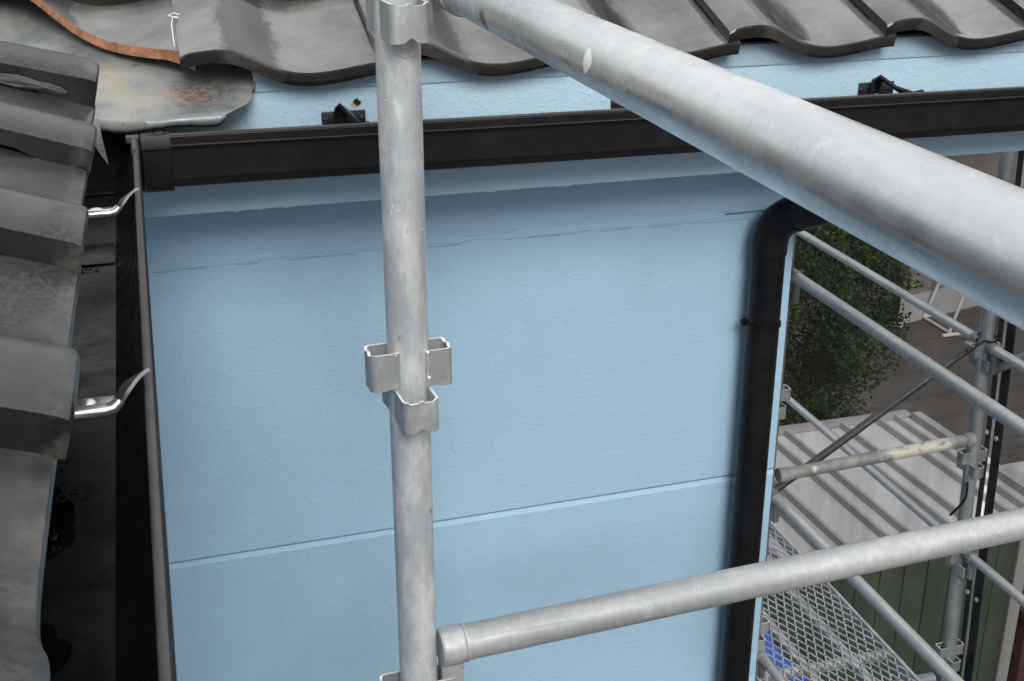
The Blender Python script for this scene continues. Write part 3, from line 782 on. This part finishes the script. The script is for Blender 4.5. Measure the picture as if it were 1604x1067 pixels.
# cross tube with dried paint
mk = Mat('dirty_cross_tube')
c = mk.mix(mk.ramp(mk.noise(14, 5, .65), .35, .7), (.20, .205, .195), (.34, .34, .32))
pm = mk.math('MULTIPLY', mk.spot((2.42, 3.32, -1.98), .12, .35, .8, 25), mk.ramp(mk.noise(30, 4, .7), .36, .46))
c = mk.mix(pm, c, (.56, .53, .43))
c = mk.mix(mk.spot((2.02, 3.31, -1.99), .018, .5, .5, 60), c, (.62, .60, .50))
mk.set(c, .6, .25, mk.bump(mk.noise(60, 4), .2, .002)); M_cross = mk.m
t = thing('scaffold_tube', 'dirty cross tube with dried cream paint in front of the metal roof', 'scaffold tube', loc=(1.9, 3.34, -2.01))
bm = bmesh.new(); add_tube(bm, (1.905, 3.34, -2.013), (2.625, 3.34, -1.981), .0215, 28); G('tube', bm, M_cross, t)
for x0_, x1_, z_ in ((1.893, 1.93, -2.013), (2.605, 2.636, -1.981)):
    bm = bmesh.new(); add_tube(bm, (x0_, 3.34, z_), (x1_, 3.34, z_), .0245, 24); G('end_fitting', bm, M_cross, t)
t = thing('scaffold_tube', 'another cross tube lower down under the mesh walkway', 'scaffold tube', loc=(1.9, 3.34, -2.99))
bm = bmesh.new(); add_tube(bm, (1.905, 3.34, -2.995), (2.625, 3.34, -2.985), .0215, 24); G('tube', bm, M_galvd, t)
# dark brace
M_brace = plastic('dark_brace_paint', (.035, .036, .038), .5, .4)
t = thing('scaffold_brace', 'thin dark diagonal brace behind the rails', 'scaffold brace', loc=(1.95, 3.42, -2.10))
bm = bmesh.new(); add_tube(bm, (1.93, 3.415, -2.113), (2.645, 3.415, -1.655), .0135, 20); G('tube', bm, M_brace, t)
bm = bmesh.new(); add_box(bm, (2.612, 3.395, -1.69), (2.652, 3.435, -1.645), .006); G('clamp', bm, M_galvd, t)
t = thing('scaffold_brace', 'grey brace rising from the blue tag to the right edge', 'scaffold brace', loc=(OX+.02, 3.29, -1.66))
bm = bmesh.new(); add_tube(bm, (OX+.015, 3.315, -1.705), (OX+.25, 2.55, -1.07), .0175, 20); G('tube', bm, M_galvd, t)
# blue tag, ties, cord
t = tag(obj('blue_tag', (lambda b: (add_box(b, (OX+.030, 3.315, -1.712), (OX+.036, 3.40, -1.655), .004), b)[1])(bmesh.new()), plastic('blue_tag_plastic', (.025, .07, .22), .35, .2)), 'small blue tag on the far post just above the thin rail', 'tag')
M_cord = plastic('black_cord', (.010, .010, .011), .6, .3, .3)
def cord(label, pts, rad=.004):
    bm = bmesh.new(); add_path(bm, crom(pts, 4), rad, 6); return tag(obj('tie_cord', bm, M_cord), label, 'cord', 'black cords tied to the far post')
yc = 3.375
cord('black cord knotted round the far post where the thin rail meets it',
     [(OX-.10, yc-.03, -1.655), (OX-.06, yc-.036, -1.625), (OX-.026, yc-.026, -1.615), (OX, yc-.030, -1.622), (OX+.026, yc-.02, -1.617), (OX+.03, yc+.02, -1.610), (OX, yc+.034, -1.612), (OX-.032, yc+.01, -1.605), (OX-.045, yc-.02, -1.585)])
cord('loose black cord end hanging left of the far post', [(OX-.024, 3.33, -2.145), (OX-.03, 3.318, -2.19), (OX-.032, 3.335, -2.235), (OX-.04, 3.375, -2.300)], .0045)
# netting outside the post: two sheets, each with a black hem
mk = Mat('dark_scaffold_net')
tr_ = mk.nt.nodes.new('ShaderNodeBsdfTransparent'); mxs = mk.nt.nodes.new('ShaderNodeMixShader')
w1 = mk.ramp(mk.noise(3.0, 2, .6, stretch=(1, 2.4, .35)), .35, .75, .50, .62)
mk.link(w1, mxs.inputs[0]); mk.link(tr_.outputs[0], mxs.inputs[1]); mk.link(mk.b.outputs[0], mxs.inputs[2]); mk.link(mxs.outputs[0], mk.out.inputs['Surface'])
mk.set((.040, .036, .034), .9, 0, spec=.05); M_net = mk.m
M_hem = plastic('black_net_hem', (.008, .008, .009), .35, .3)
def net(label, y0, y1, hem_y0, hem_y1, tiltf):
    t = thing('scaffold_net', label, 'net', 'dark nets hung outside the side scaffold', (OX+.07, y0, GZ+.1))
    bm = bmesh.new(); NY, NZ = 26, 40; g = []
    for i in range(NY+1):
        row = []
        for j in range(NZ+1):
            y = y0+(y1-y0)*i/NY; z = GZ+.15+(-.35-GZ-.15)*j/NZ
            yy = y+.0517*(z+1.529)*(1-i/NY)
            row.append(bm.verts.new((OX+.065+.02*noise.noise((y*1.7, z*1.1, 4)), yy, z)))
        g.append(row)
    for i in range(NY):
        for j in range(NZ): bm.faces.new((g[i][j], g[i+1][j], g[i+1][j+1], g[i][j+1]))
    G('sheet', bm, M_net, t)
    bm = bmesh.new(); prev = None
    for j in range(61):
        z = GZ+.15+(-.35-GZ-.15)*j/60; dy = .0517*(z+1.529)
        w = .004*noise.noise((z*4, hem_y0, 1))
        ring = [bm.verts.new((OX+.060, hem_y0+dy+w, z)), bm.verts.new((OX+.060, hem_y1+dy+w*1.5, z)), bm.verts.new((OX+.066, hem_y1+dy+w*1.5, z)), bm.verts.new((OX+.066, hem_y0+dy+w, z))]
        if prev:
            for i in range(4): bm.faces.new((prev[i], prev[(i+1) % 4], ring[(i+1) % 4], ring[i]))
        prev = ring
    hm = G('hem', bm, M_hem, t, smooth=0)
    for z in [-.95, -1.98, -2.62, -3.3]:
        bm = bmesh.new(); dy = .0517*(z+1.529); ym = (hem_y0+hem_y1)/2+dy
        add_tube(bm, (OX+.056, ym, z), (OX+.059, ym, z), .009, 12); obj('eyelet', bm, M_edge, hm)
    return t
net('dark see-through net left of the far post, over the tree and grey roof', 3.405, 9.0, 3.385, 3.407, 1)
net('dark see-through net right of the far post', 3.340, .40, 3.322, 3.372-.009, 1)

# ------------------------------------------------------------------ expanded-metal walkway
M_mesh = galvanised('galvanised_walkway', (.56, .57, .575), (.40, .41, .42), .45, .45, dirt=.2)
def deck(label, y0, y1, z=-2.90, x0=1.925, x1=2.512):
    t = thing('walkway_plank', label, 'walkway', 'mesh walkway planks', (x0, y0, z))
    bm = bmesh.new(); sw, lw = .0175, .081; th = .0016
    def strand(a, b):
        a, b = Vector(a), Vector(b); d = (b-a).normalized(); s_ = Vector((-d.y, d.x, 0))*.0021; h_ = Vector((0, 0, .0045))
        v = [bm.verts.new(p) for p in (a-s_, a+s_, b+s_, b-s_)]; w = [bm.verts.new(p-h_) for p in (a-s_, a+s_, b+s_, b-s_)]
        bm.faces.new(v); bm.faces.new((v[0], v[3], w[3], w[0])); bm.faces.new((v[1], v[2], w[2], w[1]))
    ny = int((y1-y0-.04)/lw); nx = int((x1-x0-.03)/sw)
    for i in range(nx):
        for j in range(ny*2):
            xa = x0+.015+i*sw; ya = y0+.02+j*lw/2
            if (i+j) % 2 == 0: strand((xa, ya, z), (xa+sw, ya+lw/2, z))
            else: strand((xa+sw, ya, z), (xa, ya+lw/2, z))
    p_ = G('mesh_panel', bm, M_mesh, t, smooth=0); p_['kind'] = 'stuff'
    for xx in (x0, x1-.028):
        bm = bmesh.new(); add_box(bm, (xx, y0, z-.045), (xx+.012, y1, z+.006), .002); add_box(bm, (xx, y0, z-.048), (xx+.028, y1, z-.045)); G('side_rail', bm, M_mesh, t)
    for xx in (x0+.20, x0+.39):
        bm = bmesh.new(); add_box(bm, (xx, y0+.01, z-.035), (xx+.034, y1-.01, z-.008), .002); G('stiffener', bm, M_mesh, t)
    ncr = 4
    for i in range(ncr):
        yy = y0+.01+(y1-y0-.05)*i/(ncr-1)
        bm = bmesh.new(); add_box(bm, (x0+.012, yy, z-.040), (x1-.012, yy+.030, z-.010), .002); G('cross_bar', bm, M_mesh, t)
    return t
deck('expanded metal walkway plank, nearer one at the bottom right', 2.28, 4.04)
deck('expanded metal walkway plank, farther one beside the wall corner', 4.06, 5.82)

# ------------------------------------------------------------------ shed with grey metal roof and green wall
mk = Mat('grey_metal_roof')
c = mk.mix(mk.ramp(mk.noise(1.6, 6, .65), .3, .7), (.56, .55, .565), (.66, .645, .655))
c = mk.mix(mk.math('MULTIPLY', mk.ramp(mk.noise(5, 6, .7, stretch=(2.5, .4, 1)), .55, .75), .35), c, (.24, .23, .225))
mk.set(c, .6, .1); M_shed = mk.m
M_rib = Mat('roof_rib_grey').set((.40, .40, .405), .6, .1).m
mk = Mat('green_metal_cladding')
c = mk.mix(mk.ramp(mk.noise(3, 6, .7), .35, .7), (.050, .066, .042), (.075, .092, .060))
c = mk.mix(mk.math('MULTIPLY', mk.ramp(mk.noise(4, 6, .7, stretch=(2, 2, .2)), .58, .75), .6), c, (.05, .045, .03))
mk.set(c, .65, 0); M_green = mk.m
M_trim = Mat('pale_trim_metal').set((.36, .35, .345), .5, .1).m
shed = thing('shed', 'shed with pale grey ribbed metal roof and dark green wall', 'shed', loc=(3.0, 5.6, GZ))
yn, yf, zn, zf = 4.95, 6.45, -3.542, -3.60; xl, xr = 1.0, 4.58
bm = bmesh.new(); add_prism(bm, [(yn, zn), (yf, zf), (yf, zf-.05), (yn, zn-.05)], 'X', xl, xr); rf_ = G('roof', bm, M_shed, shed, smooth=0)
i = 0; xx = xr-.10
while xx > xl:
    bm = bmesh.new()
    for s_, hh in ((0, .034),):
        prof_ = [(xx-.020, 0), (xx-.010, hh), (xx+.010, hh), (xx+.020, 0)]
        A = [bm.verts.new((px_, yn-.004, zn+pz_+.001)) for px_, pz_ in prof_]; B = [bm.verts.new((px_, yf+.004, zf+pz_+.001)) for px_, pz_ in prof_]
        for q_ in range(3): bm.faces.new((A[q_], A[q_+1], B[q_+1], B[q_]))
        bm.faces.new(A[::-1]); bm.faces.new(B)
    obj('rib', bm, M_rib, rf_, smooth=0).matrix_parent_inverse = Matrix.Identity(4)
    xx -= (.135 if i % 2 == 0 else .26); i += 1
bm = bmesh.new(); add_box(bm, (xl, yf+.005, zf-.06), (xr+.03, yf+.10, zf+.018), .008); G('eave_gutter', bm, M_trim, shed)
bm = bmesh.new(); add_prism(bm, [(yn-.02, zn+.05), (yf-.02, zf+.05), (yf-.02, zf-.10), (yn-.02, zn-.10)], 'X', xr, xr+.06); G('verge_trim', bm, M_rib, shed, smooth=0)
bm = bmesh.new(); add_box(bm, (xl, yn-.02, zn-.03), (xr+.03, yn-.005, zn+.03), .006); G('ridge_flashing', bm, M_rib, shed)
bm = bmesh.new(); add_box(bm, (xl+.03, 5.03, GZ), (4.36, 6.35, zf-.06)); shw = G('wall', bm, M_green, shed, smooth=0)
xx = xl+.04; rnd = random.Random(4)
while xx < 4.33:
    w = .145
    bm = bmesh.new(); add_box(bm, (xx, 5.000+rnd.random()*.004, GZ+.02), (min(xx+w-.004, 4.345), 5.032, zn-.055), .004)
    obj('cladding_board', bm, M_green, shw)
    xx += w
bm = bmesh.new(); add_box(bm, (4.350, 4.985, GZ), (4.425, 5.05, zn-.055), .005); G('corner_trim', bm, M_trim, shed)
M_red = Mat('dull_red_paint').set((.085, .028, .026), .6, 0).m
bm = bmesh.new(); add_box(bm, (4.55, 5.05, GZ), (5.3, 5.5, -4.25), .03); b_ = obj('red_box', bm, M_red); tag(b_, 'dull red box standing right of the green wall corner', 'box')
b2 = bmesh.new(); add_box(b2, (4.53, 5.03, -4.25), (5.32, 5.52, -4.19), .012); obj('lid', b2, M_red, b_)

# blue tarpaulin heap below the walkway
mk = Mat('blue_tarpaulin')
c = mk.mix(mk.ramp(mk.noise(7, 4), .3, .7), (.03, .10, .48), (.05, .18, .70))
mk.set(c, .35, 0, mk.bump(mk.noise(9, 5, .6, dist=.8), .8, .03)); M_tarp = mk.m
bm = bmesh.new(); bmesh.ops.create_grid(bm, x_segments=26, y_segments=34, size=1)
for v in bm.verts:
    a, b = v.co.x, v.co.y
    d = max(abs(a), abs(b)); hgt = (1-max(0, (d-.78)/.22)**1.4)
    v.co = Vector((2.425+a*(.16+.03*(1-hgt)), 4.26+b*.36, GZ+.02+2.05*max(0, min(1, hgt))+.05*noise.noise((a*3, b*3, 1))))
tp = tag(obj('tarpaulin_heap', bm, M_tarp), 'bright blue tarpaulin over a stack, seen through the mesh walkway', 'tarpaulin')
bm = bmesh.new(); add_box(bm, (2.31, 4.02, GZ), (2.50, 4.48, GZ+1.95)); obj('stack', bm, M_dark, tp, smooth=0)

# ------------------------------------------------------------------ tree
mk = Mat('dark_evergreen_leaf')
c = mk.mix(mk.ramp(mk.noise(4.5, 3), .35, .65), (.026, .042, .014), (.052, .080, .024))
c = mk.mix(mk.ramp(mk.noise(40, 2), .5, .7), c, (.062, .088, .03))
mk.set(c, .6, 0, spec=.12); M_leaf = mk.m
M_bark = plastic('tree_bark', (.07, .055, .042), .85, .4, .2)
tree = thing('evergreen_tree', 'bushy dark green tree behind the grey metal roof', 'tree', loc=(5.74, 9.6, GZ))
bm = bmesh.new(); rnd = random.Random(31)
add_path(bm, [(5.74, 9.6, GZ), (5.77, 9.58, GZ+.8), (5.72, 9.62, GZ+1.7), (5.76, 9.6, GZ+2.7), (5.74, 9.6, GZ+3.4)], [.085, .07, .055, .035, .01], 10)
limbs = []
for i in range(26):
    z = GZ+.55+2.7*rnd.random(); a = rnd.random()*6.283; L = .35+.45*rnd.random()
    p0 = Vector((5.74, 9.6, z)); p2 = p0+Vector((math.cos(a)*L, math.sin(a)*L, .25+.2*rnd.random()))
    limbs.append(p2); add_path(bm, [p0, (p0+p2)/2+Vector((0, 0, -.03)), p2], [.022, .015, .006], 6)
G('trunk', bm, M_bark, tree)
bm = bmesh.new()
clumps = []
for i in range(210):
    t_ = rnd.random(); z = GZ+.35+3.1*t_
    rad = .74*(.42+.58*math.sin(math.pi*min(1, .12+t_*.86)))*(.85+.5*noise.noise((t_*5, 2, 1)))
    a = rnd.random()*6.283; rad *= 1+.35*noise.noise((math.cos(a)*1.7, math.sin(a)*1.7, t_*6)); rr_ = rad*math.sqrt(rnd.random())
    clumps.append((Vector((5.74+math.cos(a)*rr_, 9.6+math.sin(a)*rr_, z)), .13+.13*rnd.random()))
for p2 in limbs: clumps.append((p2, .16))
for cpt, cr in clumps:
    for j in range(200):
        d = Vector((rnd.gauss(0, 1), rnd.gauss(0, 1), rnd.gauss(0, 1))).normalized()*cr*(rnd.random()**.4)
        p_ = cpt+d; s_ = .012+.017*rnd.random()
        ax = Vector((rnd.gauss(0, 1), rnd.gauss(0, 1), rnd.gauss(0, .7))).normalized(); bx_ = ax.cross(Vector((rnd.gauss(0, 1), rnd.gauss(0, 1), rnd.gauss(0, 1)))).normalized()
        bm.faces.new([bm.verts.new(p_+ax*s_), bm.verts.new(p_+bx_*s_*.55), bm.verts.new(p_-ax*s_), bm.verts.new(p_-bx_*s_*.55)])
G('crown', bm, M_leaf, tree, smooth=0)
t2 = thing('low_shrub', 'low dark shrub growing at the foot of the bushy tree', 'shrub', loc=(5.2, 9.2, GZ))
bm = bmesh.new()
for i in range(40):
    a = rnd.random()*6.283; rr_ = .55*math.sqrt(rnd.random()); cpt = Vector((5.2+math.cos(a)*rr_, 9.2+math.sin(a)*rr_, GZ+.15+.55*rnd.random()))
    for j in range(60):
        p_ = cpt+Vector((rnd.gauss(0, .09), rnd.gauss(0, .09), rnd.gauss(0, .08))); s_ = .02+.02*rnd.random()
        ax = Vector((rnd.gauss(0, 1), rnd.gauss(0, 1), rnd.gauss(0, .7))).normalized(); bx_ = ax.cross(Vector((rnd.gauss(0, 1), rnd.gauss(0, 1), rnd.gauss(0, 1)))).normalized()
        bm.faces.new([bm.verts.new(p_+ax*s_), bm.verts.new(p_+bx_*s_*.55), bm.verts.new(p_-ax*s_), bm.verts.new(p_-bx_*s_*.55)])
G('crown', bm, M_leaf, t2, smooth=0)
bm = bmesh.new()
for i in range(6):
    a = i*1.05; add_path(bm, [(5.2, 9.2, GZ), (5.2+.15*math.cos(a), 9.2+.15*math.sin(a), GZ+.3), (5.2+.35*math.cos(a), 9.2+.35*math.sin(a), GZ+.55)], [.015, .01, .005], 5)
G('stem', bm, M_bark, t2)

# ------------------------------------------------------------------ neighbour's house, yard things
mk = Mat('beige_render'); c = mk.mix(mk.ramp(mk.noise(1.5, 5), .3, .7), (.17, .15, .14), (.205, .185, .17)); mk.set(c, .8, 0, mk.bump(mk.noise(40, 4), .3, .004)); M_beige = mk.m
nb = thing('neighbour_house', 'beige rendered house with dark eave far behind the net', 'house', loc=(8.37, 12.34, GZ))
nb.rotation_euler = (0, 0, R(13.6))
bm = bmesh.new(); add_box(bm, (0, 0, 0), (9, 6, 5.4)); obj('wall', bm, M_beige, nb, smooth=0)
bm = bmesh.new(); add_prism(bm, [(-.75, 2.42), (9.6, 5.2), (9.6, 5.5), (-.75, 2.72)], 'Y', -.95, 6.5)
bm2 = bmesh.new()
for v in bm.verts: v.co = Vector((v.co.x, v.co.y, v.co.z))
bm2.free(); obj('roof', bm, M_dark, nb, smooth=0)
bm = bmesh.new(); add_tube(bm, (-.06, -.05, 0), (-.06, -.05, 3.0), .05, 14); obj('drain_pipe', bm, M_black, nb)
bm = bmesh.new(); add_box(bm, (0, -.02, 0), (9, 0.0, .35)); obj('plinth', bm, M_rib, nb, smooth=0)
bm = bmesh.new(); add_box(bm, (2.1, -.03, .9), (3.6, -.002, 2.2), .004); w_ = obj('window', bm, M_trim, nb)
bm = bmesh.new(); add_box(bm, (2.16, -.036, .96), (3.54, -.0305, 2.14)); obj('pane', bm, Mat('dark_window_glass').set((.02, .025, .03), .08, 0).m, w_, smooth=0)
# white tubular stand in the yard
M_wt = Mat('white_tube_paint').set((.62, .60, .57), .5, 0).m
st = thing('tube_stand', 'white tubular stand lying by the beige wall', 'stand', loc=(8.83, 12.1, GZ))
for nm, a, b in (('foot', (8.83, 12.45, GZ+.03), (8.84, 11.83, GZ+.03)), ('upright', (8.83, 12.42, GZ+.03), (9.02, 12.35, GZ+.75)), ('upright', (8.84, 11.90, GZ+.03), (9.10, 11.95, GZ+.80)), ('crossbar', (9.02, 12.35, GZ+.75), (9.10, 11.95, GZ+.80))):
    bm = bmesh.new(); add_tube(bm, a, b, .018, 10); G(nm, bm, M_wt, st)
for y_ in (12.45, 11.83):
    bm = bmesh.new(); add_tube(bm, (8.70, y_, GZ+.03), (8.96, y_, GZ+.03), .022, 10); G('foot', bm, M_wt, st)
# white basin
t = thing('white_basin', 'small white basin on the paving beside the tree', 'basin', loc=(8.36, 12.28, GZ))
bm = bmesh.new(); rings = []
for rr_, z in ((.0, .0), (.07, .0), (.095, .09), (.105, .092), (.102, .10), (.09, .095), (.065, .012), (.0, .012)):
    rings.append([bm.verts.new((math.cos(i*2*math.pi/20)*max(rr_, .001), math.sin(i*2*math.pi/20)*max(rr_, .001), z)) for i in range(20)])
for A, B in zip(rings, rings[1:]):
    for i in range(20): bm.faces.new((A[i], A[(i+1) % 20], B[(i+1) % 20], B[i]))
obj('bowl', bm, M_wt, t)
# pale rounded cover beyond the roof
M_pale = Mat('pale_cover').set((.58, .55, .54), .45, 0).m
bm = bmesh.new(); add_box(bm, (6.50, 7.35, GZ+.02), (8.6, 7.95, -4.90))
es = [e for e in bm.edges if (e.verts[0].co.z+e.verts[1].co.z)/2 > -5.0]
bmesh.ops.bevel(bm, geom=es, offset=.22, segments=8, affect='EDGES', profile=.5)
pc = tag(obj('rounded_cover', bm, M_pale), 'pale rounded cover right of the far post, beyond the grey roof', 'cover')
